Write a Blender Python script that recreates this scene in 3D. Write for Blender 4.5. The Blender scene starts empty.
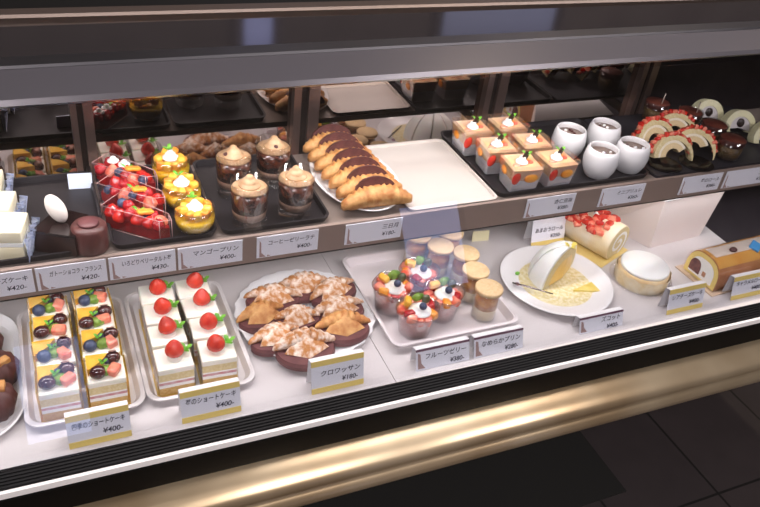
import bpy, bmesh, math, random
from mathutils import Vector, Matrix
PI = math.pi
R = math.radians
scn = bpy.context.scene
COL = scn.collection
rnd = random.Random(7)

# ------------------------------------------------------------------ camera
CR = Vector((0.91431317, -0.38914506, 0.11223881))
CU = Vector((0.144277, 0.57189828, 0.80753731))
CF = Vector((0.37843833, 0.72214852, -0.57903882))
CAM = Vector((0, 0, 0.85093))
FPX = 772.6
cd = bpy.data.cameras.new('camera'); cam = bpy.data.objects.new('camera', cd); COL.objects.link(cam)
M3 = Matrix((CR, CU, -CF)).transposed()
cam.matrix_world = Matrix.Translation(CAM) @ M3.to_4x4()
cd.sensor_width = 36; cd.lens = FPX / 760 * 36; cd.clip_start = .02
scn.camera = cam
def at(px, py, z):
    d = CF + CR * ((px - 380) / FPX) - CU * ((py - 253.5) / FPX)
    return CAM + d * ((z - CAM.z) / d.z)

# ------------------------------------------------------------------ materials
def lin(c):
    return tuple(((v / 255) / 12.92 if v / 255 <= .04045 else ((v / 255 + .055) / 1.055) ** 2.4) for v in c) + (1,)
MATS = {}
def mat(name, c, rough=.5, metal=0, c2=None, scale=60, bump=0, bscale=200, sss=0, coat=0, emit=0, spec=.5, lo=.35, hi=.65, detail=3):
    if name in MATS: return MATS[name]
    m = bpy.data.materials.new(name); m.use_nodes = True
    nt = m.node_tree; b = nt.nodes['Principled BSDF']
    b.inputs['Base Color'].default_value = lin(c); b.inputs['Roughness'].default_value = rough
    b.inputs['Metallic'].default_value = metal; b.inputs['Specular IOR Level'].default_value = spec
    b.inputs['Coat Weight'].default_value = coat; b.inputs['Coat Roughness'].default_value = .08
    tc = nt.nodes.new('ShaderNodeTexCoord')
    if c2:
        n = nt.nodes.new('ShaderNodeTexNoise'); n.inputs['Scale'].default_value = scale; n.inputs['Detail'].default_value = detail
        r = nt.nodes.new('ShaderNodeValToRGB')
        r.color_ramp.elements[0].position = lo; r.color_ramp.elements[0].color = lin(c)
        r.color_ramp.elements[1].position = hi; r.color_ramp.elements[1].color = lin(c2)
        nt.links.new(tc.outputs['Object'], n.inputs['Vector']); nt.links.new(n.outputs['Fac'], r.inputs['Fac'])
        nt.links.new(r.outputs['Color'], b.inputs['Base Color'])
    if bump:
        n = nt.nodes.new('ShaderNodeTexNoise'); n.inputs['Scale'].default_value = bscale; n.inputs['Detail'].default_value = 3
        bp = nt.nodes.new('ShaderNodeBump'); bp.inputs['Strength'].default_value = bump; bp.inputs['Distance'].default_value = .002
        nt.links.new(tc.outputs['Object'], n.inputs['Vector']); nt.links.new(n.outputs['Fac'], bp.inputs['Height'])
        nt.links.new(bp.outputs['Normal'], b.inputs['Normal'])
    if sss:
        b.inputs['Subsurface Weight'].default_value = sss; b.inputs['Subsurface Radius'].default_value = (.01, .005, .003)
        b.inputs['Subsurface Scale'].default_value = 1
    if emit:
        b.inputs['Emission Color'].default_value = lin(c); b.inputs['Emission Strength'].default_value = emit
    MATS[name] = m
    return m
def clear(name, tint=(255, 255, 255), refl=.04, edge=.5, rough=.03, body=0, bodycol=(230, 225, 225)):
    """thin clear plastic / glass sheet: mostly transparent, reflective towards grazing angles"""
    if name in MATS: return MATS[name]
    m = bpy.data.materials.new(name); m.use_nodes = True; nt = m.node_tree
    for n in list(nt.nodes): nt.nodes.remove(n)
    o = nt.nodes.new('ShaderNodeOutputMaterial'); mx = nt.nodes.new('ShaderNodeMixShader')
    t = nt.nodes.new('ShaderNodeBsdfTransparent'); t.inputs[0].default_value = lin(tint)
    g = nt.nodes.new('ShaderNodeBsdfGlossy'); g.inputs['Roughness'].default_value = rough; g.inputs[0].default_value = (1, 1, 1, 1)
    lw = nt.nodes.new('ShaderNodeLayerWeight'); lw.inputs['Blend'].default_value = .35
    mp = nt.nodes.new('ShaderNodeMapRange'); mp.inputs['To Min'].default_value = refl; mp.inputs['To Max'].default_value = edge
    nt.links.new(lw.outputs['Facing'], mp.inputs['Value']); nt.links.new(mp.outputs['Result'], mx.inputs[0])
    src = t
    if body:
        d = nt.nodes.new('ShaderNodeBsdfDiffuse'); d.inputs[0].default_value = lin(bodycol)
        m2 = nt.nodes.new('ShaderNodeMixShader'); m2.inputs[0].default_value = body
        nt.links.new(t.outputs[0], m2.inputs[1]); nt.links.new(d.outputs[0], m2.inputs[2]); src = m2
    nt.links.new(src.outputs[0], mx.inputs[1]); nt.links.new(g.outputs[0], mx.inputs[2]); nt.links.new(mx.outputs[0], o.inputs[0])
    MATS[name] = m
    return m
def lamp_mat(name, c, s):
    m = bpy.data.materials.new(name); m.use_nodes = True; b = m.node_tree.nodes['Principled BSDF']
    b.inputs['Emission Color'].default_value = lin(c); b.inputs['Emission Strength'].default_value = s
    return m

DECK = mat('white_deck_sheet', (214, 208, 208), .28, c2=(204, 197, 198), scale=4)
WHITE = mat('white_porcelain', (240, 237, 238), .18, coat=.3)
PAPERW = mat('white_paper', (240, 238, 240), .7)
TRAYW = mat('white_plastic_tray', (226, 220, 220), .25)
BLACKTRAY = mat('black_lacquer_tray', (38, 35, 38), .42, spec=.3)
SLATE = mat('black_slate', (46, 44, 50), .45, spec=.3)
TAUPE = mat('taupe_metal', (146, 126, 116), .45, .15)
STEEL = mat('brushed_steel', (140, 138, 146), .34, 1, c2=(116, 114, 122), scale=3)
CANOPY = mat('grey_canopy_metal', (92, 89, 97), .3, .5)
BRASS = mat('champagne_metal', (218, 198, 170), .36, .8, c2=(184, 158, 126), scale=5)
BLACK = mat('black_rubber', (12, 12, 14), .5, spec=.3)
GLOSSBLACK = mat('black_glass', (12, 11, 13), .2, spec=.3)
DARKMETAL = mat('dark_frame_metal', (58, 50, 48), .35, .7)
FRAME = mat('brown_frame_metal', (128, 108, 102), .3, .8)
CREAM = mat('whipped_cream', (250, 245, 232), .55, bump=.25, bscale=90, sss=.15)
CREAM2 = mat('pure_white_cream', (250, 249, 246), .45, sss=.1)
SPONGE = mat('sponge_cake', (226, 192, 128), .9, c2=(206, 162, 92), scale=260, bump=.5, bscale=500)
SPONGED = mat('light_sponge', (232, 216, 172), .9, c2=(216, 194, 142), scale=260, bump=.4, bscale=500)
BERRYLINE = mat('berry_cream', (214, 180, 184), .6, c2=(196, 128, 130), scale=120)
STRAW = mat('strawberry_red', (198, 28, 24), .22, c2=(222, 66, 44), scale=70, bump=.6, bscale=420, coat=.5)
STRAWCUT = mat('cut_strawberry', (226, 86, 66), .3, c2=(240, 150, 120), scale=90, coat=.4)
BERRY = mat('dark_berry', (34, 26, 40), .22, c2=(60, 40, 62), scale=110, coat=.5)
BLUEB = mat('blueberry', (46, 56, 84), .4, c2=(70, 82, 112), scale=90)
GRAPE = mat('dark_grape', (52, 20, 26), .2, c2=(84, 40, 40), scale=100, coat=.6)
GRAPECUT = mat('cut_grape', (170, 128, 112), .35, c2=(96, 52, 52), scale=140)
RASP = mat('raspberry', (150, 16, 30), .25, c2=(190, 36, 44), scale=150, bump=.9, bscale=300, coat=.5)
LEAF = mat('green_leaf', (122, 190, 60), .45, c2=(88, 156, 44), scale=120)
KIWI = mat('kiwi_green', (142, 170, 60), .35, c2=(90, 130, 40), scale=130, coat=.3)
MANGO = mat('mango_yellow', (244, 196, 78), .35, c2=(238, 172, 52), scale=60, coat=.3)
ORANGE = mat('orange_fruit', (240, 140, 40), .28, c2=(246, 172, 66), scale=80, coat=.5)
GOLD = mat('gold_board', (232, 194, 92), .38, .3)
YELLOW = mat('yellow_paper', (236, 208, 118), .6)
PASTRY = mat('golden_pastry', (172, 106, 50), .55, c2=(216, 166, 104), scale=60, bump=.5, bscale=240)
SUGARED = mat('sugared_pastry', (184, 122, 66), .75, c2=(240, 224, 210), scale=100, bump=.6, bscale=260, lo=.42, hi=.68)
CHOC = mat('chocolate', (76, 40, 38), .4, c2=(94, 52, 48), scale=70)
CHOCP = mat('milk_chocolate', (112, 66, 66), .5, c2=(96, 52, 56), scale=60)
CHOCD = mat('dark_chocolate', (36, 20, 18), .3, c2=(52, 30, 26), scale=60, coat=.2)
CORK = mat('cork_lid', (236, 206, 162), .8, c2=(224, 188, 140), scale=220)
CUSTARD = mat('custard', (244, 206, 120), .35, c2=(240, 190, 90), scale=30, sss=.1)
PUDY = mat('mango_pudding', (248, 204, 30), .25, c2=(244, 186, 20), scale=25, coat=.4)
TAN = mat('tan_mousse', (160, 124, 104), .55)
COFFEE = mat('coffee_jelly', (40, 20, 15), .2, c2=(104, 54, 36), scale=110, coat=.3)
TANCREAM = mat('tan_cream', (204, 168, 130), .5, c2=(176, 136, 98), scale=60, bump=.3, bscale=120)
INK = mat('blue_black_ink', (34, 34, 60), .6)
CARD = mat('tag_card', (238, 237, 246), .55)
TAGDECO = mat('tag_brown_print', (170, 140, 136), .6)
PURPLE = mat('tag_purple_edge', (110, 70, 90), .6)
DOILY = mat('gold_doily', (214, 196, 136), .6, c2=(238, 228, 196), scale=160, detail=5)
PEACHJ = mat('peach_jelly', (238, 178, 142), .15, c2=(246, 208, 150), scale=35, coat=.5, sss=.1)
MILKJ = mat('milk_jelly', (240, 234, 232), .3, sss=.1)
PINKF = mat('pink_fruit', (232, 122, 112), .28, c2=(244, 160, 130), scale=80, coat=.5)
REDBROWN = mat('caramel_top', (92, 42, 36), .45, c2=(112, 58, 44), scale=60)
AMBER = mat('amber_pudding', (136, 106, 52), .4, c2=(92, 70, 32), scale=50)
BOXW = mat('white_box_card', (240, 228, 224), .6)
BROWNSK = mat('brown_cake_skin', (196, 134, 86), .6, c2=(180, 114, 70), scale=30)
ORSK = mat('golden_cake_skin', (232, 172, 84), .55, c2=(222, 152, 66), scale=30)
BLUE = mat('blue_clip', (70, 150, 210), .4)
GLASS = clear('clear_glass', (252, 252, 252), .03, .4)
PLASTIC = clear('clear_plastic', (250, 250, 252), .04, .4, .06)
CUPPL = clear('cloudy_plastic', (248, 246, 248), .06, .6, .1, body=.04)
FRONTG = clear('case_front_glass', (246, 247, 250), .035, .30, .01)
def mirror_mat():
    m = bpy.data.materials.new('tinted_mirror'); m.use_nodes = True; b = m.node_tree.nodes['Principled BSDF']
    b.inputs['Base Color'].default_value = (.36, .31, .29, 1); b.inputs['Metallic'].default_value = 1; b.inputs['Roughness'].default_value = .03
    return m
MIRROR = mirror_mat()

# ------------------------------------------------------------------ mesh builder
class MB:
    def __init__(s): s.v = []; s.f = []; s.m = []; s.sm = []
    def add(s, vs, fs, mi=0, smooth=False, M=None):
        o = len(s.v)
        s.v += [tuple(M @ Vector(v)) if M else tuple(v) for v in vs]
        for f in fs: s.f.append(tuple(i + o for i in f)); s.m.append(mi); s.sm.append(smooth)
        return s
    def box(s, x0, x1, y0, y1, z0, z1, mi=0, M=None, bev=0, taper=None):
        vs = [(x0, y0, z0), (x1, y0, z0), (x1, y1, z0), (x0, y1, z0), (x0, y0, z1), (x1, y0, z1), (x1, y1, z1), (x0, y1, z1)]
        fs = [(0, 3, 2, 1), (4, 5, 6, 7), (0, 1, 5, 4), (1, 2, 6, 5), (2, 3, 7, 6), (3, 0, 4, 7)]
        if not bev: return s.add(vs, fs, mi, False, M)
        bm = bmesh.new(); bv = [bm.verts.new(v) for v in vs]
        for f in fs: bm.faces.new([bv[i] for i in f])
        bmesh.ops.bevel(bm, geom=list(bm.edges), offset=bev, segments=3, affect='EDGES', profile=.5)
        bm.verts.index_update()
        s.add([v.co[:] for v in bm.verts], [[v.index for v in f.verts] for f in bm.faces], mi, True, M); bm.free()
        return s
    def loft(s, loops, mi=0, cap0=True, cap1=True, smooth=False, M=None):
        n = len(loops[0]); vs = [p for l in loops for p in l]; fs = []
        for k in range(len(loops) - 1):
            for i in range(n):
                j = (i + 1) % n; fs.append((k * n + i, k * n + j, (k + 1) * n + j, (k + 1) * n + i))
        s.add(vs, fs, mi, smooth, M)
        if cap0: s.add(loops[0], [tuple(range(n))[::-1]], mi, False, M)
        if cap1: s.add(loops[-1], [tuple(range(n))], mi, False, M)
        return s
    def lathe(s, prof, seg=24, mi=0, M=None, smooth=True, a0=0, a1=2 * PI):
        full = abs(a1 - a0 - 2 * PI) < 1e-6; n = seg if full else seg + 1
        vs = [(r * math.cos(a0 + (a1 - a0) * i / seg), r * math.sin(a0 + (a1 - a0) * i / seg), z) for r, z in prof for i in range(n)]
        fs = []
        for k in range(len(prof) - 1):
            for i in range(seg):
                j = (i + 1) % n; fs.append((k * n + i, k * n + j, (k + 1) * n + j, (k + 1) * n + i))
        return s.add(vs, fs, mi, smooth, M)
    def ell(s, c, r, seg=12, rings=7, mi=0, M=None, nz=0, seed=0, flat=None, rot=None):
        q = random.Random(seed); vs = []; fs = []
        T = Matrix.Translation(c) @ (rot.to_4x4() if rot else Matrix())
        for k in range(rings + 1):
            th = PI * k / rings
            for i in range(seg):
                ph = 2 * PI * i / seg; w = 1 + q.uniform(-nz, nz)
                z = -math.cos(th) * r[2] * w
                if flat is not None: z = max(z, flat * r[2])
                vs.append(T @ Vector((math.sin(th) * math.cos(ph) * r[0] * w, math.sin(th) * math.sin(ph) * r[1] * w, z)))
        for k in range(rings):
            for i in range(seg):
                j = (i + 1) % seg; fs.append((k * seg + i, k * seg + j, (k + 1) * seg + j, (k + 1) * seg + i))
        return s.add(vs, fs, mi, True, M)
    def tube(s, pts, rads, seg=10, mi=0, M=None, squash=1):
        loops = []; pts = [Vector(p) for p in pts]
        for k, p in enumerate(pts):
            t = (pts[min(k + 1, len(pts) - 1)] - pts[max(k - 1, 0)]).normalized()
            up = Vector((0, 0, 1)) if abs(t.z) < .9 else Vector((1, 0, 0))
            a = t.cross(up).normalized(); b = a.cross(t).normalized(); r = rads[k] if hasattr(rads, '__len__') else rads
            loops.append([p + a * math.cos(2 * PI * i / seg) * r + b * math.sin(2 * PI * i / seg) * r * squash for i in range(seg)])
        return s.loft(loops, mi, smooth=True, M=M)
    def prism(s, outline, z0, z1, mi=0, M=None, smooth=False):
        return s.loft([[(x, y, z0) for x, y in outline], [(x, y, z1) for x, y in outline]], mi, smooth=smooth, M=M)
    def build(s, name, mats, parent=None, loc=(0, 0, 0), rz=0, rot=None):
        me = bpy.data.meshes.new(name); me.from_pydata(s.v, [], s.f)
        for m in (mats if isinstance(mats, (list, tuple)) else [mats]): me.materials.append(m)
        me.polygons.foreach_set('material_index', s.m); me.polygons.foreach_set('use_smooth', s.sm)
        bm = bmesh.new(); bm.from_mesh(me); bmesh.ops.remove_doubles(bm, verts=bm.verts, dist=1e-6)
        bmesh.ops.recalc_face_normals(bm, faces=bm.faces); bm.to_mesh(me); bm.free(); me.update()
        o = bpy.data.objects.new(name, me); COL.objects.link(o); o.parent = parent
        o.location = loc; o.rotation_euler = rot or (0, 0, rz)
        return o
def tag(o, label, cat, group=None):
    o['label'] = label; o['category'] = cat
    if group: o['group'] = group
    return o
def thing(name, label, cat, loc=(0, 0, 0), rz=0, group=None):
    o = bpy.data.objects.new(name, None); COL.objects.link(o); o.empty_display_size = .02
    o.location = loc; o.rotation_euler = (0, 0, rz)
    return tag(o, label, cat, group)
def dup(root, loc, rz, label):
    r = root.copy(); COL.objects.link(r); r.location = loc; r.rotation_euler = (0, 0, rz); r['label'] = label
    for ch in list(root.children):
        c = ch.copy(); COL.objects.link(c); c.parent = r
        for g in list(ch.children):
            d = g.copy(); COL.objects.link(d); d.parent = c
    return r
def struct(o): o['kind'] = 'structure'; return o
RX = lambda a: Matrix.Rotation(a, 4, 'X')
RY = lambda a: Matrix.Rotation(a, 4, 'Y')
RZ = lambda a: Matrix.Rotation(a, 4, 'Z')
T = lambda x, y, z: Matrix.Translation((x, y, z))
def rrect(w, d, r, z, n=5, cx=0, cy=0):
    out = []
    for sx, sy, a in ((1, 1, 0), (-1, 1, PI / 2), (-1, -1, PI), (1, -1, 3 * PI / 2)):
        for i in range(n + 1):
            t = a + PI / 2 * i / n
            out.append((cx + sx * (w / 2 - r) + r * math.cos(t), cy + sy * (d / 2 - r) + r * math.sin(t), z))
    return out
def tray(mb, w, d, h, flare=.006, r=.012, th=.002, cx=0, cy=0, mi=0):
    L = [rrect(w - 2 * flare, d - 2 * flare, r, 0, cx=cx, cy=cy), rrect(w, d, r + .003, h, cx=cx, cy=cy),
         rrect(w - 2 * th - .003, d - 2 * th - .003, r + .002, h, cx=cx, cy=cy), rrect(w - 2 * flare - 2 * th, d - 2 * flare - 2 * th, r, th, cx=cx, cy=cy)]
    return mb.loft(L, mi, smooth=False)
def text_mesh(s, size, parent, M, mat_, name='lettering', shear=.15, align='LEFT', sx=1):
    cu = bpy.data.curves.new('txt', 'FONT'); cu.body = s; cu.size = size; cu.shear = shear; cu.align_x = align; cu.offset = size * .012
    o = bpy.data.objects.new('txt', cu); COL.objects.link(o)
    bpy.context.view_layer.update()
    me = bpy.data.meshes.new_from_object(o.evaluated_get(bpy.context.evaluated_depsgraph_get()))
    bpy.data.objects.remove(o)
    me.transform(M @ Matrix.Diagonal((sx, 1, 1, 1)))
    me.materials.clear(); me.materials.append(mat_)
    t = bpy.data.objects.new(name, me); COL.objects.link(t); t.parent = parent
    return t

# ------------------------------------------------------------------ room
FZ = -.75
def floor_mat():
    m = bpy.data.materials.new('dark_floor_tiles'); m.use_nodes = True; nt = m.node_tree; b = nt.nodes['Principled BSDF']
    tc = nt.nodes.new('ShaderNodeTexCoord'); mp = nt.nodes.new('ShaderNodeMapping')
    mp.inputs['Location'].default_value = (-1.505 + .325 * 4, -.767 + .66 * 4, 0)
    br = nt.nodes.new('ShaderNodeTexBrick'); br.offset = 0; br.inputs['Scale'].default_value = 1
    br.inputs['Brick Width'].default_value = .325; br.inputs['Row Height'].default_value = .66; br.inputs['Mortar Size'].default_value = .0035
    br.inputs['Color1'].default_value = lin((58, 50, 52)); br.inputs['Color2'].default_value = lin((52, 45, 48)); br.inputs['Mortar'].default_value = lin((20, 17, 18))
    n = nt.nodes.new('ShaderNodeTexNoise'); n.inputs['Scale'].default_value = 14
    mx = nt.nodes.new('ShaderNodeMixRGB'); mx.blend_type = 'MULTIPLY'; mx.inputs[0].default_value = .35
    nt.links.new(tc.outputs['Object'], mp.inputs[0]); nt.links.new(mp.outputs[0], br.inputs[0]); nt.links.new(br.outputs[0], mx.inputs[1])
    nt.links.new(tc.outputs['Object'], n.inputs[0]); nt.links.new(n.outputs['Fac'], mx.inputs[2]); nt.links.new(mx.outputs[0], b.inputs['Base Color'])
    b.inputs['Roughness'].default_value = .55
    return m
WALL = mat('dark_plaster_wall', (150, 140, 134), .8, c2=(120, 108, 102), scale=3)
CEIL = mat('dark_ceiling', (58, 52, 50), .8)
X0, X1, Y0, Y1, CZ = -3, 6, -3, 3.0, 1.8
struct(MB().box(X0, X1, Y0, Y1, FZ - .05, FZ).build('floor', floor_mat()))
struct(MB().box(X0, X1, Y0, Y1, CZ, CZ + .05).build('ceiling', CEIL))
struct(MB().box(X0, X1, Y1, Y1 + .05, FZ, CZ).build('wall_back', WALL))
struct(MB().box(X0, X1, Y0 - .05, Y0, FZ, CZ).build('wall_front', WALL))
struct(MB().box(X0 - .05, X0, Y0, Y1, FZ, CZ).build('wall_left', WALL))
struct(MB().box(X1, X1 + .05, Y0, Y1, FZ, CZ).build('wall_right', WALL))
DAY = lamp_mat('daylight_window_pane', (150, 180, 255), 1.3)
def window(n, x0, x1, z0, z1, y, s, m):
    w = struct(MB().box(x0 - .04, x1 + .04, y - .02, y + .02, z0 - .04, z0).box(x0 - .04, x1 + .04, y - .02, y + .02, z1, z1 + .04)
               .box(x0 - .04, x0, y - .02, y + .02, z0, z1).box(x1, x1 + .04, y - .02, y + .02, z0, z1).build('window_%d' % n, DARKMETAL))
    MB().box(x0, x1, y + s * .004, y + s * .008, z0, z1).build('pane', m, w)
window(1, 1.70, 2.30, 1.08, 1.30, Y1 - .03, -1, lamp_mat('back_window_pane', (140, 155, 215), .7))
window(2, .80, .92, 1.12, 1.30, Y1 - .03, -1, lamp_mat('small_back_pane', (150, 160, 225), 1.5))
window(3, 2.15, 2.6, -.22, .36, Y0 + .03, 1, DAY)
window(4, -.32, .02, -.68, -.12, Y0 + .03, 1, DAY)
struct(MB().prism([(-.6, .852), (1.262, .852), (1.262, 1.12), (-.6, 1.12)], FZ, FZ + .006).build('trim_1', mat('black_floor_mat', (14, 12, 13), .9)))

# ------------------------------------------------------------------ display case
CX0, CX1 = -.62, 1.95
SZ = .20                      # shelf top
case = thing('display_case', 'long glass-fronted refrigerated pastry display case with grey canopy and champagne bumper', 'display case', (0, 0, FZ))
def cpart(mb, name, m, **k):
    o = mb.build(name, m, case); o.location = (0, 0, -FZ); return o
def yz(mb, prof, x0=CX0, x1=CX1, mi=0, smooth=False, k=0):
    return mb.loft([[(x0, y + k * (x0 - .4), z) for y, z in prof], [(x1, y + k * (x1 - .4), z) for y, z in prof]], mi, smooth=smooth)
KF, KC = -.010, .012     # the front is set a hair out of square with the shelf
cpart(MB().prism([(CX0, .740 + KF * (CX0 - .4)), (.4465, .740), (.4465, 1.2), (CX0, 1.2)], -.012, 0), 'deck_panel', DECK)
cpart(MB().prism([(.4475, .740), (1.30, .740 + KF * .9), (1.30, 1.2), (.4475, 1.2)], -.012, 0), 'deck_panel', DECK)
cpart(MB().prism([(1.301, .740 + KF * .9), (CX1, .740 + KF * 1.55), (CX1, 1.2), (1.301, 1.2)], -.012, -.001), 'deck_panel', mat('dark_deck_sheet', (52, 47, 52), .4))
# ribbed black sill
m = MB()
yz(m, [(.7398, -.0008), (.7398, -.014), (.7225, -.0235), (.7225, -.0190)], k=KF)
for k in range(6):
    a = k / 5.6; y = .7390 - .0165 * a; z = 0 - .0175 * a
    yz(m, [(y, z), (y, z + .0009), (y - .0020, z + .0002), (y - .0020, z - .002)], k=KF)
cpart(m, 'ribbed_sill', mat('black_rubber_sill', (19, 18, 21), .55, spec=.15))
cpart(yz(MB(), [(.7215, -.0195), (.7215, -.032), (.718, -.032), (.718, -.0215)], k=KF), 'white_trim_strip', mat('white_trim', (236, 232, 236), .3))
cpart(yz(MB(), [(.745, -.033), (.745, -.09), (.716, -.09), (.716, -.033)], k=KF), 'black_fascia', mat('satin_black', (9, 8, 9), .5, spec=.12))
bp = [(.76, -.078), (.715, -.078), (.690, -.086), (.676, -.094), (.670, -.103), (.671, -.112), (.678, -.118), (.672, -.123), (.666, -.131), (.665, -.140), (.672, -.147), (.76, -.15)]
cpart(yz(MB(), bp, smooth=True, k=KF), 'metal_bumper', BRASS)
cpart(MB().box(CX0, CX1, .765, 1.3, -.26, -.0125), 'cabinet_body', mat('dark_cabinet', (30, 27, 28), .5))
cpart(MB().box(CX0 + .05, CX1 - .05, 1.15, 1.3, FZ, -.26), 'plinth', mat('dark_cabinet', (30, 27, 28), .5))
# shelf
cpart(MB().box(CX0, CX1, .8975, 1.118, SZ - .01, SZ), 'shelf', mat('taupe_shelf', (140, 126, 118), .3, .1))
o = cpart(yz(MB(), [(.8975, SZ + .004), (.8975, .158), (.893, .156), (.893, SZ + .003)]), 'label_rail', TAUPE)
cpart(yz(MB(), [(.905, .150), (.905, SZ - .010), (.8976, SZ - .010), (.8976, .150)]), 'rail_gap_strip', BLACK)  # black strip drawn as the dark gap line below the label rail
for x in (-.315, .0615, .428, .813, 1.185):
    cpart(MB().box(x - .003, x + .003, 91e-2, 1.165, SZ - .030, SZ - .010), 'shelf_bracket', DARKMETAL)
# mirrors and frames
edges = [(CX0, CX0), (-.33, -.30), (.045, .078), (.405, .452), (.79, .836), (1.165, 1.205)]
for k in range(len(edges) - 1):
    a, b = edges[k][1], edges[k + 1][0]
    mo = cpart(MB().box(a, b, 1.180, 1.186, .002, .44), 'mirror_panel', MIRROR)
for k, (a, b) in enumerate(edges[1:]):
    mid = a + (b - a) * .45
    cpart(MB().box(a, a + (b - a) * .28, 1.164, 1.187, 0, .44).box(mid + (b - a) * .12, b, 1.164, 1.187, 0, .44), 'door_stile', FRAME)
    cpart(MB().box(a + (b - a) * .28, mid + (b - a) * .12, 1.172, 1.187, 0, .44), 'stile_gasket', DARKMETAL)
cpart(MB().box(1.206, CX1, 1.180, 1.186, 0, .44), 'back_panel', mat('dark_back_panel', (36, 31, 33), .35))
cpart(MB().box(CX0, CX1, 1.160, 1.20, .425, .452), 'door_head_rail', DARKMETAL)
# canopy
cpart(yz(MB(), [(.890, .432), (.882, .438), (.886, .444), (.940, .4565), (.95, .4565), (.95, .452), (.905, .446), (.899, .432)], k=KC), 'canopy_front', CANOPY)
cpart(yz(MB(), [(.9405, .4570), (.943, .4600), (.966, .4615), (.966, .4570)], k=KC), 'canopy_trim', STEEL)
cpart(yz(MB(), [(.9665, .452), (.9665, .4610), (1.066, .4610), (1.066, .452)], k=KC), 'canopy_top', mat('dark_canopy_top', (58, 54, 58), .10, .5))
cpart(yz(MB(), [(1.0855, .452), (1.0855, .463), (1.09, .466), (1.113, .466), (1.116, .463), (1.116, .452)]), 'back_rail', mat('brown_rail', (92, 80, 76), .4, .6))
cpart(MB().box(CX0, CX1, 1.1165, 1.30, .452, .456), 'rear_top', BLACK)
cpart(yz(MB(), [(.7405, .0), (.7445, .0), (.8875, .4295), (.8835, .4295)]), 'front_glass', FRONTG)
cpart(MB().box(CX1, CX1 + .01, .70, 1.30, -.26, .46), 'end_panel', DARKMETAL)
cpart(MB().box(CX0 - .01, CX0, .70, 1.30, -.26, .46), 'end_panel', DARKMETAL)
TUBE = lamp_mat('lit_tube', (255, 246, 240), 3)
cpart(yz(MB(), [(.908, .436), (.908, .442), (.924, .442), (.924, .436)], -.55, .93), 'light_tube', TUBE)
cpart(yz(MB(), [(.912, .182), (.912, .189), (.922, .189), (.922, .182)], -.55, 1.5), 'light_tube', TUBE)
def area(name, loc, sx, sy, power, col, rot=(0, 0, 0), spread=None):
    l = bpy.data.lights.new(name, 'AREA'); l.shape = 'RECTANGLE'; l.size = sx; l.size_y = sy; l.energy = power; l.color = col
    if spread: l.spread = spread
    o = bpy.data.objects.new(name, l); COL.objects.link(o); o.location = loc; o.rotation_euler = rot
    return o
area('case_tube_light', (.18, .916, .4345), 1.5, .016, 5.0, (1, .93, .88), (R(10), 0, 0))
area('shelf_tube_light', (.47, .917, .1810), 2.0, .012, 2.0, (1, .94, .89), (R(-8), 0, 0))

# unseen fill panels added to light the tag fronts and brighten the bumper
for k, (x, y, hx, hy, pw, lb) in enumerate(((-.6, -.9, .5, .3, 52, 'unseen flat fill light panel added over the shop floor on the left'), (1.8, -.9, .5, .3, 52, 'unseen flat fill light panel added over the shop floor on the right'),
                                    (.35, 1.05, .62, .16, 16, 'unseen narrow fill light panel added above the left half of the case'), (1.75, 1.05, .62, .16, 16, 'unseen narrow fill light panel added above the right half of the case'))):
    t = thing('added_fill_panel', lb, 'ceiling light', (x, y, CZ - .03), 0, 'added fill light panels')
    MB().box(-hx - .02, hx + .02, -hy - .02, hy + .02, .006, .03).build('housing', STEEL, t)
    MB().box(-hx, hx, -hy, hy, .002, .006).build('diffuser', lamp_mat('fill_diffuser', (255, 240, 228), 2), t)
    area('added_fill_light', (x, y, CZ - .035), 2 * hx, 2 * hy, pw, (1, .93, .88))
# ceiling downlights
LAMP = lamp_mat('warm_lamp', (255, 205, 140), 30)
for k, (x, y, lb) in enumerate(((1.28, 1.49, 'round warm ceiling downlight mirrored in the middle of the canopy'), (2.70, 1.53, 'round warm ceiling downlight mirrored at the right end of the canopy'))):
    t = thing('ceiling_downlight', lb, 'ceiling light', (x, y, CZ - .012), 0, 'ceiling downlights')
    MB().lathe([(.05, 0), (.065, 0), (.065, .012), (.05, .012), (.05, 0)], 24).build('trim_ring', STEEL, t)
    MB().lathe([(0, .004), (.05, .004), (.05, .012), (0, .012)], 24).build('lamp_lens', LAMP, t)
    l = bpy.data.lights.new('downlight', 'SPOT'); l.energy = 26; l.color = (1, .82, .62); l.spot_size = R(100); l.spot_blend = .8; l.shadow_soft_size = .05
    o = bpy.data.objects.new('downlight', l); COL.objects.link(o); o.location = (x, y, CZ - .03)

# ------------------------------------------------------------------ price tags
def shelf_tag(px0, px1, line, price, label):
    a = at(px0, 268, .2); x0 = tx(px0); x1 = tx(px1)
    w = x1 - x0 - .002
    t = thing('price_tag', label, 'price tag', (x0 + .001, .8925, .1605), 0, 'white price tags on the shelf rail')
    MB().box(0, w, -.0012, 0, 0, .037, M=T(0, 0, .003)).build('card', CARD, t)
    MB().add([(.004, -.0014, .004), (.014, -.0014, .004), (.007, -.0014, .012), (.0065, -.0014, .030), (.0040, -.0014, .034)], [(0, 1, 2, 3, 4)]) \
        .add([(.016, -.0014, .004), (.022, -.0014, .005), (.016, -.0014, .007)], [(0, 1, 2)]).build('printed_motif', TAGDECO, t)
    ww = w - .022
    sz = .0095
    text_mesh(line, sz, t, T(w - .006, -.0015, .0245) @ RX(PI / 2), INK, align='RIGHT', sx=min(1, ww / (len(line) * sz)))
    text_mesh(price, .0100, t, T(w - .010, -.0015, .011) @ RX(PI / 2), INK, 'price', align='RIGHT')
def onY(px, py, Y):
    d = CF + CR * ((px - 380) / FPX) - CU * ((py - 253.5) / FPX)
    return CAM + d * (Y / d.y)
def tx(px):
    py = 282 - .155 * px
    return onY(px, py, .8925).x
shelf_tag(-28, 34, 'チーズケーキ', '¥420-', 'white price tag at the far left of the shelf rail, cut by the frame')
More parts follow.
